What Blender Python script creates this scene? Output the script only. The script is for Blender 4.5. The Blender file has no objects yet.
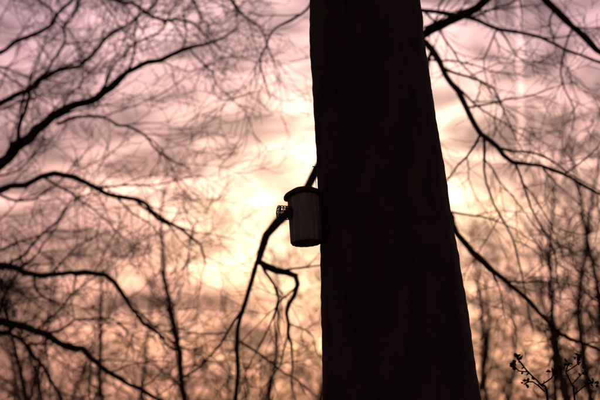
import bpy, math, random
from mathutils import Vector, Matrix, noise

rng = random.Random(11)
scene = bpy.context.scene
TH = math.radians(18.0); F = 1417.0; CAMZ = 1.6
ct, st = math.cos(TH), math.sin(TH)

# ---- survey helper: bearing measured from the camera stand + distance north (y) -> world point
def bear(px, py):
    x = (px-300.0)/F; u = (200.0-py)/F
    return Vector((x, ct-u*st, st+u*ct))
def P(px, py, D):
    d = bear(px, py); t = D/d.y
    return Vector((d.x*t, D, CAMZ+d.z*t))

# ------------------------------------------------------------------ materials
def mat_bark(name, c1, c2, scale=6.0, bump=0.4, stretch=(1,1,0.35), rough=0.9, det=8):
    m = bpy.data.materials.new(name); m.use_nodes = True
    nt = m.node_tree; b = nt.nodes['Principled BSDF']
    tc = nt.nodes.new('ShaderNodeTexCoord'); mp = nt.nodes.new('ShaderNodeMapping')
    mp.inputs['Scale'].default_value = stretch
    nt.links.new(tc.outputs['Object'], mp.inputs[0])
    n = nt.nodes.new('ShaderNodeTexNoise'); n.inputs['Scale'].default_value = scale
    n.inputs['Detail'].default_value = det; n.inputs['Roughness'].default_value = 0.65
    nt.links.new(mp.outputs[0], n.inputs['Vector'])
    r = nt.nodes.new('ShaderNodeValToRGB')
    r.color_ramp.elements[0].position = 0.35; r.color_ramp.elements[0].color = (*c1, 1)
    r.color_ramp.elements[1].position = 0.7; r.color_ramp.elements[1].color = (*c2, 1)
    nt.links.new(n.outputs['Fac'], r.inputs[0]); nt.links.new(r.outputs[0], b.inputs['Base Color'])
    if bump>0:
        bp = nt.nodes.new('ShaderNodeBump'); bp.inputs['Strength'].default_value = bump
        bp.inputs['Distance'].default_value = 0.02
        nt.links.new(n.outputs['Fac'], bp.inputs['Height']); nt.links.new(bp.outputs[0], b.inputs['Normal'])
    b.inputs['Roughness'].default_value = rough
    b.inputs['Specular IOR Level'].default_value = 0.15
    return m
M_BEECH = mat_bark('beech_bark', (0.045,0.028,0.027), (0.14,0.09,0.08), 5.0, 0.8, (1.6,1.6,0.6))
M_LIMB = mat_bark('limb_bark', (0.05,0.032,0.027), (0.08,0.05,0.04), 8.0, 0.0, det=1)
M_TWIG = mat_bark('distant_bark', (0.10,0.055,0.036), (0.16,0.085,0.055), 3.0, 0.0, det=1)
M_GROUND = mat_bark('leaf_litter', (0.035,0.022,0.012), (0.11,0.06,0.03), 1.2, 0.8, (1,1,1))
M_BOX = mat_bark('woodcrete', (0.24,0.19,0.17), (0.56,0.44,0.40), 14.0, 0.5, (3,3,0.25))
M_LID = mat_bark('woodcrete_lid', (0.06,0.045,0.038), (0.11,0.08,0.065), 30.0, 0.5, (1,1,1))
M_WIRE = mat_bark('galvanised_wire', (0.06,0.06,0.06), (0.1,0.1,0.1), 30.0, 0.0, (1,1,1), 0.5)
M_LEAF = mat_bark('dark_leaf', (0.03,0.04,0.015), (0.06,0.07,0.03), 12.0, 0.0, (1,1,1), 0.6)

# ------------------------------------------------------------------ mesh helpers
class Mesh:
    def __init__(s): s.v=[]; s.f=[]
    def tube(s, pts, rad, n):
        if len(pts)<2: return
        base=len(s.v); t=(pts[1]-pts[0]).normalized()
        a = Vector((0,0,1)) if abs(t.z)<0.9 else Vector((1,0,0))
        nx=t.cross(a).normalized()
        cs=[(math.cos(2*math.pi*k/n), math.sin(2*math.pi*k/n)) for k in range(n)]
        for i,p in enumerate(pts):
            if i==0: t=pts[1]-pts[0]
            elif i==len(pts)-1: t=pts[i]-pts[i-1]
            else: t=pts[i+1]-pts[i-1]
            if t.length<1e-8: t=Vector((0,0,1))
            t=t.normalized()
            nx=(nx-t*nx.dot(t))
            if nx.length<1e-6: nx=t.orthogonal()
            nx=nx.normalized(); ny=t.cross(nx); r=rad[i]
            for c,q in cs: s.v.append(p+nx*(c*r)+ny*(q*r))
        for i in range(len(pts)-1):
            o=base+i*n
            for k in range(n):
                k2=(k+1)%n
                s.f.append((o+k,o+k2,o+n+k2,o+n+k))
        s.f.append(tuple(base+k for k in reversed(range(n))))
        o=base+(len(pts)-1)*n
        s.f.append(tuple(o+k for k in range(n)))
    def obj(s, name, mat, parent=None, smooth=True, link=True):
        me=bpy.data.meshes.new(name); me.from_pydata([tuple(q) for q in s.v],[],s.f)
        me.materials.append(mat)
        if smooth: me.polygons.foreach_set('use_smooth',[True]*len(me.polygons))
        me.update()
        if not link: return me
        ob=bpy.data.objects.new(name,me); scene.collection.objects.link(ob)
        if parent: ob.parent=parent
        return ob

def empty(name, loc=(0,0,0)):
    e=bpy.data.objects.new(name,None); e.location=loc; scene.collection.objects.link(e); return e

def rvec(R): return Vector((R.gauss(0,1),R.gauss(0,1),R.gauss(0,1)))

def catmull(pts, rad, step):
    out=[];ro=[]
    P_=[pts[0]*2-pts[1]]+pts+[pts[-1]*2-pts[-2]]
    for i in range(1,len(P_)-2):
        a,b,c,d=P_[i-1:i+3]
        n=max(2,int((c-b).length/step))
        for k in range(n):
            t=k/n
            out.append(0.5*((2*b)+(c-a)*t+(2*a-5*b+4*c-d)*t*t+(3*b-a-3*c+d)*t**3))
            ro.append(rad[i-1]*(1-t)+rad[i]*t)
    out.append(pts[-1]); ro.append(rad[-1])
    return out,ro

# recursive twig growth
def grow(T, p, d, L, r, level, R, cfg):
    seg = cfg['seg'][min(level,len(cfg['seg'])-1)]
    n=max(3,int(L/seg)); pts=[p.copy()]; rad=[r]; d=d.normalized()
    for i in range(n):
        d=(d+rvec(R)*cfg['wander']+Vector((0,0,cfg['trop'])) ).normalized()
        p=p+d*(L/n); pts.append(p.copy()); rad.append(max(cfg['rmin'], r*(1-0.8*(i+1)/n)))
    T.tube(pts,rad, 5 if r>0.02 else 3)
    if level<cfg['max']: children(T,pts,rad,L,level,R,cfg,0.15)

def children(T,pts,rad,L,level,R,cfg,start):
    gap=cfg['gap'][min(level,len(cfg['gap'])-1)]
    s=0; total=L; nxt=start*L; side=R.choice([-1,1])
    for i in range(1,len(pts)):
        sl=(pts[i]-pts[i-1]).length; s+=sl
        while s>=nxt and nxt<total:
            t=(pts[i]-pts[i-1]).normalized()
            perp=t.cross(Vector((0,-1,0.2))+rvec(R)*0.45)
            if perp.length<1e-3: perp=t.orthogonal()
            perp=perp.normalized()*side
            ang=math.radians(R.uniform(*cfg['ang']))
            cl=cfg['ratio'][min(level,len(cfg['ratio'])-1)]*R.uniform(0.55,1.25)
            cl=cl*(1-0.45*s/total)
            cr=min(rad[i]*0.65, cl*0.011+0.002)
            grow(T,pts[i],t*math.cos(ang)+perp*math.sin(ang),cl,max(cr,cfg['rmin']),level+1,R,cfg)
            side=-side if R.random()<0.8 else side
            nxt+=gap*R.uniform(0.5,1.5)

def limb(T, spec, r0, r1, R, cfg, jit=0.03, start=0.1):
    pts=[P(*q) for q in spec]; n=len(pts)
    rad=[r0+(r1-r0)*i/(n-1) for i in range(n)]
    pp,rr=catmull(pts,rad,0.10)
    off=R.uniform(0,100)
    def wob(q,f): return Vector((noise.noise(q*f+Vector((off,0,0))),noise.noise(q*f+Vector((0,off,0))),noise.noise(q*f+Vector((0,0,off)))))
    pp=[q+wob(q,2.3)*jit*2+wob(q,6.5)*jit*0.7 for q in pp]
    rr=[max(0.004,a*(1+0.3*noise.noise(q*6))) for a,q in zip(rr,pp)]
    T.tube(pp,rr,7)
    L=sum((pp[i]-pp[i-1]).length for i in range(1,len(pp)))
    children(T,pp,rr,L,0,R,cfg,start)
    return pp,rr

CFG=dict(seg=[0.15,0.13,0.1,0.08],wander=0.15,trop=0.01,max=3,gap=[0.26,0.2,0.16],ratio=[1.35,0.6,0.3],ang=(25,60),rmin=0.0032)

# ------------------------------------------------------------------ main beech trunk
prof=[(0,311,420),(40,310,423.5),(80,313,429),(130,316,437),(180,318,445),(230,320.5,454),(255,321.3,458.5),(290,322,463.5),(340,323,472),(400,323,481)]
YT=7.5
tab=[]
for py,l,r in prof:
    a=P(l,py,YT); b=P(r,py,YT); tab.append((a.z,(a.x+b.x)/2,(b.x-a.x)/2))
tab.sort()
zb,cb,rb=tab[0]; zt,cx_t,rt=tab[-1]
low=[(-0.3,cb+0.30,1.05),(0.1,cb+0.27,0.82),(0.5,cb+0.23,0.64),(1.2,cb+0.16,0.54),(2.0,cb+0.08,0.475)]
high=[(zt+1,cx_t-0.06,rt-0.04),(zt+3,cx_t-0.1,rt-0.09),(zt+6,cx_t-0.05,rt-0.16),(zt+10,cx_t+0.2,0.07),(zt+12,cx_t+0.3,0.02)]
tab=low+tab+high
def prof_at(z):
    for i in range(len(tab)-1):
        if z<=tab[i+1][0]:
            a,b=tab[i],tab[i+1]; t=max(0,min(1,(z-a[0])/(b[0]-a[0])))
            return a[1]+(b[1]-a[1])*t, a[2]+(b[2]-a[2])*t
    return tab[-1][1],tab[-1][2]
def prof_s(z):
    w=[prof_at(z+o) for o in (-0.12,-0.06,0,0.06,0.12)]
    return sum(a for a,_ in w)/5, sum(b for _,b in w)/5
beech=empty('beech_tree',(tab[0][1],YT,0))
T=Mesh(); NS=140
zs=[]; z=-0.3
while z<zt+12: zs.append(z); z+=0.02 if 2.5<z<5.8 else 0.1
for z in zs:
    cx,r=prof_s(z)
    for k in range(NS):
        a=2*math.pi*k/NS; ca,sa=math.cos(a),math.sin(a)
        q=Vector((ca*1.2,sa*1.2,z*0.7))
        fl=max(0,(0.9-z))*0.22*math.sin(a*6+1.3)*0.5
        d=0.012*noise.noise(q*2)+0.006*noise.noise(Vector((ca*4,sa*4,z*2.5)))+0.004*noise.noise(Vector((ca*3,sa*3,z*22)))+0.004*noise.noise(Vector((ca*26,sa*26,z*11)))
        rr=r+(d*min(1,r/0.3))+fl
        T.v.append(Vector((cx+ca*rr,YT+sa*rr,z)))
for i in range(len(zs)-1):
    for k in range(NS):
        k2=(k+1)%NS
        T.f.append((i*NS+k,i*NS+k2,(i+1)*NS+k2,(i+1)*NS+k))
tr=T.obj('trunk',M_BEECH); 
def adopt(ob,par):
    ob.parent=par; ob.matrix_parent_inverse=Matrix.Translation(-Vector(par.location))
adopt(tr,beech)
T=Mesh(); R=random.Random(5)
CC=dict(CFG); CC.update(gap=[0.5,0.4,0.3],ratio=[2.0,0.9,0.4],seg=[0.3,0.2,0.15],trop=0.03,max=2)
for i in range(12):
    z=zt+1.4+i*0.75; cx,r=prof_at(z); a=i*2.4+R.uniform(-.3,.3)
    d=Vector((math.cos(a),math.sin(a),0.75))
    grow(T,Vector((cx,YT,z)),d,R.uniform(3.5,5.5)*(1-0.04*i),r*0.42,0,R,CC)
adopt(T.obj('limbs',M_LIMB),beech)

# ------------------------------------------------------------------ neighbouring beech, stem hidden behind the main trunk
R=random.Random(21)
t2=empty('beech_tree',(P(385,300,13.5).x,13.5,0)); T=Mesh()
x2=P(385,200,13.5).x
pts=[Vector((x2,13.5,-0.2)),Vector((x2,13.5,3)),Vector((x2-.03,13.5,6)),Vector((x2+.02,13.5,8.5)),Vector((x2-.2,13.6,12)),Vector((x2,13.4,16))]
pp,rr=catmull(pts,[0.28,0.2,0.17,0.14,0.08,0.02],0.3); T.tube(pp,rr,16)
C2=dict(CFG); C2.update(gap=[0.36,0.24,0.18],ratio=[1.6,0.7,0.32],trop=-0.02,max=3)
limb(T,[(385,75,13.5),(424,37,13.2),(448,21,13),(476,7,12.8),(505,-20,12.6),(530,-60,12.6)],0.055,0.035,R,C2,0.015)
limb(T,[(385,5,13.5),(425,12,13.4),(470,17,13.2),(500,27,13.0),(540,38,12.8),(600,64,12.5),(660,80,12.3)],0.03,0.010,R,C2,0.025)
limb(T,[(385,-120,13.5),(470,-75,13.4),(540,-8,13.3),(572,27,13.2),(605,54,13),(650,80,13)],0.05,0.025,R,C2,0.02)
limb(T,[(390,20,13.5),(427,42,13.0),(445,75,12.8),(465,105,12.6),(480,135,12.5),(498,150,12.4),(514,163,12.3),(545,166,12.2),(575,182,12.1),(610,197,12.0)],0.038,0.011,R,C2,0.025)
limb(T,[(484,137,12.5),(486,170,12.5),(497,205,12.6),(512,240,12.8),(520,270,12.9),(535,330,13)],0.015,0.006,R,C2,0.02)
limb(T,[(385,170,13.5),(440,205,13),(460,238,12.7),(482,262,12.5),(506,284,12.4),(530,304,12.3),(560,333,12.2),(610,358,12.1)],0.035,0.012,R,C2,0.025)
limb(T,[(514,163,12.3),(530,205,12.4),(552,250,12.5),(560,300,12.6)],0.012,0.005,R,C2,0.02)
limb(T,[(572,27,13.2),(560,70,13.2),(572,110,13.2),(566,150,13.3)],0.012,0.005,R,C2,0.02)
limb(T,[(500,27,13.0),(485,60,13.0),(492,95,13)],0.010,0.004,R,C2,0.02)
# left side: crooked limb passing behind the nest box
limb(T,[(385,60,13.5),(345,110,13.2),(318,163,13),(304,192,12.9),(286,216,12.8),(268,238,12.7),(259,262,12.6),(276,272,12.5),(297,274,12.5),(296,292,12.5),(284,313,12.6),(286,338,12.8),(296,360,13.0),(298,390,13.2),(306,420,13.3)],0.056,0.004,R,C2,0.03,0.58)
limb(T,[(266,242,12.7),(255,270,12.8),(245,300,13),(238,340,13.2),(235,400,13.4),(233,470,13.6)],0.024,0.02,R,C2,0.015,0.3)
limb(T,[(385,-60,13.5),(330,-20,13.3),(300,15,13.2),(275,28,13.1),(262,60,13),(268,100,13)],0.022,0.005,R,C2,0.025)
for z in (9.5,11,12.5,14):
    for k in range(3):
        a=R.uniform(0,6.28); grow(T,Vector((x2,13.5,z)),Vector((math.cos(a),math.sin(a),0.7)),R.uniform(2,3.5),0.05,0,R,CC)
adopt(T.obj('trunk_and_limbs',M_LIMB),t2)

# ------------------------------------------------------------------ oak on the left, stem out of view
R=random.Random(33)
xl=P(-170,200,16).x
t3=empty('oak_tree',(xl,16,0)); T=Mesh()
pts=[Vector((xl-.1,16,-0.2)),Vector((xl,16,1)),Vector((xl,16,4)),Vector((xl+.1,16,8)),Vector((xl-.2,16,12)),Vector((xl+.2,16,17))]
pp,rr=catmull(pts,[0.6,0.42,0.36,0.28,0.16,0.03],0.3); T.tube(pp,rr,18)
C3=dict(CFG); C3.update(gap=[0.26,0.2,0.16],ratio=[1.7,0.75,0.36],trop=0.012,rmin=0.0036)
def L(spec,a,b,j=0.05,s=0.3,cfg=C3): limb(T,spec,a*0.85,b*0.95,R,cfg,j,s)
L([(-170,290,16),(-70,240,15.7),(-5,172,15.4),(20,150,15.2),(52,120,15),(95,96,14.8),(140,68,14.6),(185,46,14.4),(235,28,14.2)],0.12,0.009,s=0.35)
L([(22,148,15.2),(20,110,15.3),(45,75,15.4),(62,35,15.6),(85,-10,15.8)],0.033,0.012)
L([(52,120,15),(85,118,14.7),(125,128,14.4),(160,150,14.2),(190,165,14.1)],0.025,0.007)
L([(95,96,14.8),(120,60,14.8),(155,30,14.8),(180,-10,14.8)],0.02,0.008)
L([(-170,210,16),(-60,140,16),(0,105,16.2),(55,75,16.4),(105,42,16.6),(150,5,16.8),(180,-30,17)],0.06,0.012,s=0.35)
L([(-170,120,16),(-70,70,15.6),(0,55,15.2),(40,28,15),(75,-5,14.8)],0.05,0.018,s=0.35)
L([(-170,50,16),(-60,0,15.6),(60,-20,15.4),(130,10,15.2),(190,25,15),(240,60,15)],0.05,0.007,s=0.35)
L([(-170,0,16),(-20,-70,15.6),(120,-60,15.4),(200,-20,15.2),(250,15,15),(275,60,15)],0.06,0.007,s=0.5)
L([(-170,250,16),(-60,200,15.6),(0,189,15.3),(60,178,15),(105,193,14.8),(150,214,14.6),(183,232,14.5),(205,262,14.4)],0.06,0.011,s=0.35)
L([(-170,320,16),(-60,270,15.3),(0,267,15),(60,271,14.8),(98,275,14.6),(128,303,14.5),(150,330,14.4),(186,350,14.3)],0.06,0.013,s=0.35)
L([(-170,380,16),(-60,330,15.3),(0,327,15),(45,337,14.8),(88,348,14.6),(118,378,14.5),(160,396,14.5)],0.07,0.02,s=0.35)
L([(-20,325,15),(25,345,15),(50,372,15),(80,420,15)],0.03,0.015)
L([(0,267,15),(30,250,15),(55,225,15),(70,205,15),(110,190,15.2)],0.02,0.008)
L([(45,337,14.8),(75,320,14.8),(110,318,14.8),(140,335,14.8)],0.02,0.008)
for z in (9,10.5,12,13.5,15):
    for k in range(4):
        a=R.uniform(0,6.28); grow(T,Vector((xl,16,z)),Vector((math.cos(a),math.sin(a),0.7)),R.uniform(3,4.5),0.08,0,R,CC)
adopt(T.obj('trunk_and_limbs',M_LIMB),t3)

# ------------------------------------------------------------------ distant wood: several modelled trees, instanced
wood=empty('distant_trees')
temps=[]
for s in range(5):
    R=random.Random(100+s); T=Mesh(); H=11.0
    n=30; p=Vector((0,0,-0.3)); d=Vector((0,0,1)); pts=[p.copy()]; rad=[0.1]
    for i in range(n):
        d=(d+Vector((R.gauss(0,.07),R.gauss(0,.07),0.08))).normalized(); p=p+d*H/n; pts.append(p.copy()); rad.append(0.1*(1-(i+1)/n)**0.7+0.008)
    T.tube(pts,rad,7)
    CD=dict(seg=[0.4,0.3,0.25],wander=0.13,trop=0.05,max=3,gap=[0.28,0.33,0.26],ratio=[2.4,1.0,0.55],ang=(25,60),rmin=0.006)
    i0=5; k=0
    for i in range(i0,n):
        for q in range(2 if i%2 else 1):
            a=k*2.4+R.uniform(-.5,.5); k+=1
            l=R.uniform(1.4,3.2)*(1-0.5*(i-i0)/(n-i0))
            grow(T,pts[i],Vector((math.cos(a),math.sin(a),R.uniform(0.4,1.2))),l,max(rad[i]*0.42,0.016),1,R,CD)
    temps.append(T.obj('wood_tree_mesh',M_TWIG,link=False))
R=random.Random(77)
def plant(x,y,h):
    ob=bpy.data.objects.new('wood_tree',temps[R.randrange(5)]); scene.collection.objects.link(ob)
    ob.parent=wood; ob.location=(x,y,0); sc=h/11.0
    ob.scale=(sc*R.uniform(.9,1.25),sc*R.uniform(.9,1.25),sc); ob.rotation_euler=(0,0,R.uniform(0,6.28))
for row,(y,h,sp) in enumerate([(22,6.9,1.8),(27,8.6,1.8),(33,10.6,2.0),(41,13,2.4),(52,16,3.0)]):
    x=-y*0.38
    while x<y*0.38:
        plant(x+R.uniform(-.8,.8), y+R.uniform(-2.5,2.5), h*R.uniform(.72,1.12)); x+=sp*R.uniform(.7,1.3)
for px,y,h in [(197,25,10.2),(250,36,12.5),(565,28,12),(600,30,13.5),(520,38,14.5),(140,27,9.6),(590,40,17),(62,30,10)]:
    plant(P(px,200,y).x,y,h)

# ------------------------------------------------------------------ nest box
bx=P(305,217,7.40); box=empty('nest_box',bx)
def lathe(prof_, n, ridge=None):
    T=Mesh()
    for r,z in prof_:
        for k in range(n):
            a=2*math.pi*k/n; q=r
            if ridge and r>0.06: q=r+ridge*math.cos(a*16)
            T.v.append(Vector((q*math.cos(a),q*math.sin(a),z)))
    for i in range(len(prof_)-1):
        for k in range(n):
            k2=(k+1)%n; T.f.append((i*n+k,i*n+k2,(i+1)*n+k2,(i+1)*n+k))
    return T
o=lathe([(0.001,-0.146),(0.06,-0.146),(0.082,-0.15),(0.087,-0.142),(0.087,-0.1),(0.087,0),(0.087,0.10),(0.085,0.118),(0.05,0.12),(0.001,0.12)],128,0.0025).obj('body',M_BOX,box)
lid=lathe([(0.001,0.118),(0.088,0.116),(0.094,0.118),(0.096,0.124),(0.095,0.136),(0.088,0.146),(0.066,0.157),(0.035,0.164),(0.001,0.166)],96)
for v in lid.v:   # front lip reaching forward over the entrance
    if v.x<-0.03: 
        w=(-v.x-0.03)/0.06; v.x-=0.013*w; v.z-=0.014*w
lid.obj('lid',M_LID,box)
T=Mesh()  # entrance guard
ax=Vector((-0.93,-0.36,0.02)).normalized(); cen=Vector((0,0,0.018))
u=ax.cross(Vector((0,0,1))).normalized(); v=u.cross(ax)
def ring(c,r,w,n=24,sides=5):
    pts=[c+u*math.cos(2*math.pi*k/n)*r+v*math.sin(2*math.pi*k/n)*r for k in range(n+1)]
    T.tube(pts,[w]*(n+1),sides)
for s_ in (0.084,0.101,0.118,0.135,0.152): ring(cen+ax*s_,0.037,0.0026)
for k in range(12):
    a=2*math.pi*k/12; o_=u*math.cos(a)*0.037+v*math.sin(a)*0.037
    T.tube([cen+ax*0.075+o_,cen+ax*0.152+o_],[0.0024]*2,5)
for k in (-2,-1,0,1,2):
    h=math.sqrt(0.037**2-(k*0.013)**2)
    T.tube([cen+ax*0.152+u*k*0.013-v*h,cen+ax*0.152+u*k*0.013+v*h],[0.002]*2,5)
    T.tube([cen+ax*0.152+v*k*0.013-u*h,cen+ax*0.152+v*k*0.013+u*h],[0.002]*2,5)
T.obj('mesh_guard',M_WIRE,box)
T=Mesh()
T.tube([cen+ax*0.080,cen+ax*0.092],[0.03,0.028],24); T.obj('entrance_ring',M_LID,box)
# hanger wire up to a nail in the trunk
T=Mesh()
def rel(px,py,y): return P(px,py,y)-bx
top=rel(318.2,168,7.44)
pts=[Vector((0.045,0,0.15)),rel(314,180,7.43),rel(315.5,174,7.43),top]
pp,_=catmull(pts,[1]*4,0.01); T.tube(pp,[0.002]*len(pp),6)
pts=[Vector((0.075,0.0,0.13)),rel(318.5,184,7.43),rel(318.5,176,7.43),top]
pp,_=catmull(pts,[1]*4,0.01); T.tube(pp,[0.002]*len(pp),6)
T.tube([top-Vector((0.012,0,0)),top+Vector((0.06,0.02,0))],[0.003]*2,6)
T.obj('hanger_wire',M_WIRE,box)
T=Mesh()
T.tube([Vector((0.08,0.01,-0.09)),Vector((0.16,0.05,-0.09))],[0.016,0.016],8); T.obj('spacer',M_LID,box)
box.rotation_euler=(math.radians(2),math.radians(-4.0),0)

# ------------------------------------------------------------------ shrub bottom right
R=random.Random(9); T=Mesh(); YS=7.1
gx=P(560,400,YS).x
sh=empty('bramble_shrub',(gx,YS,0)); LV=Mesh()
def leaf(p,d,l):
    d=d.normalized(); s=d.cross(rvec(R)).normalized(); nn=d.cross(s)
    b=len(LV.v); w=l*0.42
    LV.v += [p,p+d*l*.35+s*w*.8+nn*l*.08,p+d*l*.7+s*w*.7+nn*l*.1,p+d*l,p+d*l*.7-s*w*.7+nn*l*.1,p+d*l*.35-s*w*.8+nn*l*.08,p+d*l*.5]
    LV.f += [(b,b+1,b+6),(b+1,b+2,b+6),(b+2,b+3,b+6),(b+3,b+4,b+6),(b+4,b+5,b+6),(b+5,b,b+6)]
stems=[[(548,402),(541,385),(528,372),(518,359)],[(541,385),(552,378),(553,372)],[(528,372),(519,371),(514,366)],
       [(548,402),(545,392),(533,382),(526,383)],
       [(575,402),(572,385),(566,372),(569,364)],[(572,385),(580,376),(586,371)],[(574,395),(586,385),(594,383)],[(566,372),(578,364),(577,359)]]
for sI,sp in enumerate(stems):
    pts=[P(a,b,YS+R.uniform(-.03,.03)) for a,b in sp]
    if sp[0][1]>400:
        e=pts[0]; pts=[Vector((gx+R.uniform(-.1,.1),YS+R.uniform(-.1,.1),-0.05)),Vector((gx+(e.x-gx)*.3,YS,e.z*.4)),Vector((gx+(e.x-gx)*.8,YS,e.z*.75))]+pts
        rad=[0.014,0.012,0.009,0.006]+[0.004]*(len(pts)-4)
    else: rad=[0.0035]*len(pts)
    pp,rr=catmull(pts,rad,0.03); T.tube(pp,rr,6)
    tip=pp[-1]; m=len(pp)
    for k in range(9):
        leaf(tip+rvec(R)*0.006, rvec(R)+Vector((0,0,.6)), R.uniform(.016,.032))
    zlo=2.7
    for q in pp:
        if q.z>zlo and R.random()<0.55: leaf(q,rvec(R),R.uniform(.016,.034))
        if 0.5<q.z<zlo and R.random()<0.5: leaf(q,rvec(R),R.uniform(.03,.05))
adopt(T.obj('stems',M_LIMB),sh); adopt(LV.obj('leaves',M_LEAF,smooth=False),sh)

# ------------------------------------------------------------------ ground
T=Mesh(); N=90
def gc(i): 
    t=(i/N)*2-1; return math.copysign(abs(t)**4*2500+abs(t)*25,t)
for j in range(N+1):
    for i in range(N+1):
        x,y=gc(i),gc(j)+12; T.v.append(Vector((x,y,0.12*noise.noise(Vector((x*.25,y*.25,0))))))
for j in range(N):
    for i in range(N):
        a=j*(N+1)+i; T.f.append((a,a+1,a+N+2,a+N+1))
T.obj('ground',M_GROUND)

# ------------------------------------------------------------------ dusk sky
w=bpy.data.worlds.new('World'); scene.world=w; w.use_nodes=True
nt=w.node_tree; nt.nodes.clear(); Nn=nt.nodes.new; Lk=nt.links.new
SUN_EL=math.radians(5.0); SUN_AZ=math.radians(3.5)
out=Nn('ShaderNodeOutputWorld')
sky=Nn('ShaderNodeTexSky'); sky.sky_type='NISHITA'; sky.sun_disc=False
sky.sun_elevation=SUN_EL; sky.sun_rotation=SUN_AZ
tc=Nn('ShaderNodeTexCoord'); DIR=tc.outputs['Generated']
def val(x,sock):
    if isinstance(x,(int,float)): sock.default_value=x
    else: Lk(x,sock)
def mth(op,a,b=0.0,c=0.0,clamp=False):
    n=Nn('ShaderNodeMath'); n.operation=op; n.use_clamp=clamp
    val(a,n.inputs[0]); val(b,n.inputs[1]); val(c,n.inputs[2]); return n.outputs[0]
def dot(vec):
    n=Nn('ShaderNodeVectorMath'); n.operation='DOT_PRODUCT'; Lk(DIR,n.inputs[0]); n.inputs[1].default_value=vec; return n.outputs['Value']
def ss(x,a,b):
    n=Nn('ShaderNodeMapRange'); n.interpolation_type='SMOOTHSTEP'; val(x,n.inputs[0]); n.inputs[1].default_value=a; n.inputs[2].default_value=b; return n.outputs[0]
def ramp(x,els):
    n=Nn('ShaderNodeValToRGB'); Lk(x,n.inputs[0]); cr=n.color_ramp
    while len(cr.elements)<len(els): cr.elements.new(0.5)
    for e,(p,c) in zip(cr.elements,els): e.position=p; e.color=(*c,1)
    return n.outputs[0]
sep=Nn('ShaderNodeSeparateXYZ'); Lk(DIR,sep.inputs[0]); Z=sep.outputs['Z']
g=bear(370,215).normalized()
ang=mth('DIVIDE',mth('ARCCOSINE',dot(g)),math.pi)      # 0..1 = 0..180 deg
# cloud sheet seen in perspective
zc=mth('ADD',mth('MAXIMUM',Z,0.0),0.12)
cu=mth('DIVIDE',sep.outputs['X'],zc); cv=mth('DIVIDE',sep.outputs['Y'],zc)
cmb=Nn('ShaderNodeCombineXYZ'); Lk(cu,cmb.inputs[0]); Lk(cv,cmb.inputs[1])
def nz(scale,vec,detail,rough,stretch,dist=0.0,rot=0.0,loc=(0,0,0)):
    mp=Nn('ShaderNodeMapping'); mp.inputs['Scale'].default_value=stretch; mp.inputs['Rotation'].default_value=(0,0,rot); mp.inputs['Location'].default_value=loc
    Lk(vec,mp.inputs[0]); n=Nn('ShaderNodeTexNoise'); n.inputs['Scale'].default_value=scale; n.inputs['Detail'].default_value=detail
    n.inputs['Roughness'].default_value=rough; n.inputs['Distortion'].default_value=dist; Lk(mp.outputs[0],n.inputs['Vector']); return n.outputs['Fac']
n1=nz(1.5,cmb.outputs[0],4,0.55,(1.6,1.5,1),0.6,0.25,(3.1,1.7,0))
n2=nz(5.5,cmb.outputs[0],3,0.6,(1.2,1.3,1),0.4,0.2,(7,2,0))
angw=mth('ADD',ang,mth('MULTIPLY',mth('SUBTRACT',n1,0.5),-0.08))
base=ramp(angw,[(0.0,(2.0,1.34,0.96)),(0.020,(1.8,1.18,0.85)),(0.045,(1.40,0.86,0.68)),(0.070,(0.86,0.51,0.47)),(0.13,(0.40,0.245,0.28)),(0.35,(0.115,0.083,0.095)),(1.0,(0.05,0.038,0.042))])
mul=mth('ADD',mth('MULTIPLY',ss(n1,0.36,0.66),0.45),mth('ADD',mth('MULTIPLY',ss(n2,0.38,0.62),0.85),0.33))
# condensation trails / bright bands (planes through the observer)
def band(a,b,wd,amt,ext=None):
    nrm=bear(*a).cross(bear(*b)).normalized()
    d=mth('ABSOLUTE',mth('ADD',dot(nrm),mth('MULTIPLY',mth('SUBTRACT',n2,0.5),wd*2.0)))
    m=mth('SUBTRACT',1.0,ss(d,0.0,wd))
    if ext:
        c=bear(*ext[0]).normalized(); m=mth('MULTIPLY',m,ss(dot(c),math.cos(ext[1]),math.cos(ext[1]*0.4)))
    return mth('MULTIPLY',m,amt)
b1=band((519,0),(521,140),0.0030,0.8,((520,20),0.14))
b2=band((0,203),(200,180),0.008,0.8,((90,190),0.12))
b3=band((430,150),(600,164),0.006,0.7,((520,157),0.12))
mul=mth('ADD',mul,mth('ADD',b1,mth('ADD',b2,b3)))
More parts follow.
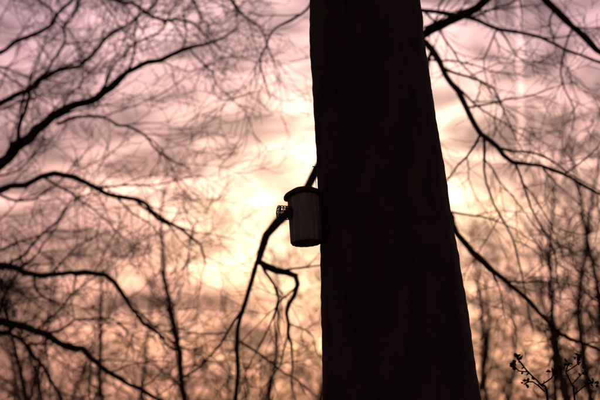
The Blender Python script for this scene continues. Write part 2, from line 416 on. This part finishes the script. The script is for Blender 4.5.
# warmer toward the horizon, lilac higher up
tint=ramp(ss(Z,0.12,0.48),[(0.0,(1.10,0.79,0.52)),(0.40,(1.03,0.89,0.76)),(0.75,(0.96,0.90,0.93)),(1.0,(0.86,0.84,1.04))])
m1=Nn('ShaderNodeMix'); m1.data_type='RGBA'; m1.blend_type='MULTIPLY'; m1.inputs[0].default_value=1
Lk(base,m1.inputs[6]); Lk(tint,m1.inputs[7])
vm=Nn('ShaderNodeVectorMath'); vm.operation='SCALE'; Lk(m1.outputs[2],vm.inputs[0]); Lk(mul,vm.inputs['Scale'])
bgc=Nn('ShaderNodeBackground'); Lk(vm.outputs[0],bgc.inputs[0]); bgc.inputs[1].default_value=1.0
bgs=Nn('ShaderNodeBackground'); Lk(sky.outputs[0],bgs.inputs[0]); bgs.inputs[1].default_value=0.05
mx=Nn('ShaderNodeMixShader'); mx.inputs[0].default_value=0.9
Lk(bgs.outputs[0],mx.inputs[1]); Lk(bgc.outputs[0],mx.inputs[2]); Lk(mx.outputs[0],out.inputs[0])

sd=bpy.data.lights.new('sun','SUN'); sd.energy=0.25; sd.angle=math.radians(3); sd.color=(1,0.62,0.38)
so=bpy.data.objects.new('sun',sd); scene.collection.objects.link(so)
dv=Vector((math.sin(SUN_AZ)*math.cos(SUN_EL),math.cos(SUN_AZ)*math.cos(SUN_EL),math.sin(SUN_EL)))
so.rotation_euler=dv.to_track_quat('Z','Y').to_euler()

# ------------------------------------------------------------------ camera
cd=bpy.data.cameras.new('camera'); cam=bpy.data.objects.new('camera',cd); scene.collection.objects.link(cam)
cam.location=(0,0,CAMZ); cam.rotation_euler=(math.pi/2+TH,0,0)
cd.sensor_width=36; cd.lens=85; cd.clip_end=6000; cd.clip_start=0.05
cd.dof.use_dof=True; cd.dof.focus_distance=7.7; cd.dof.aperture_fstop=2.0
scene.camera=cam
scene.view_settings.view_transform='Standard'; scene.view_settings.look='None'; scene.view_settings.exposure=0
print('TREES', [len(m.polygons) for m in temps], len(wood.children))
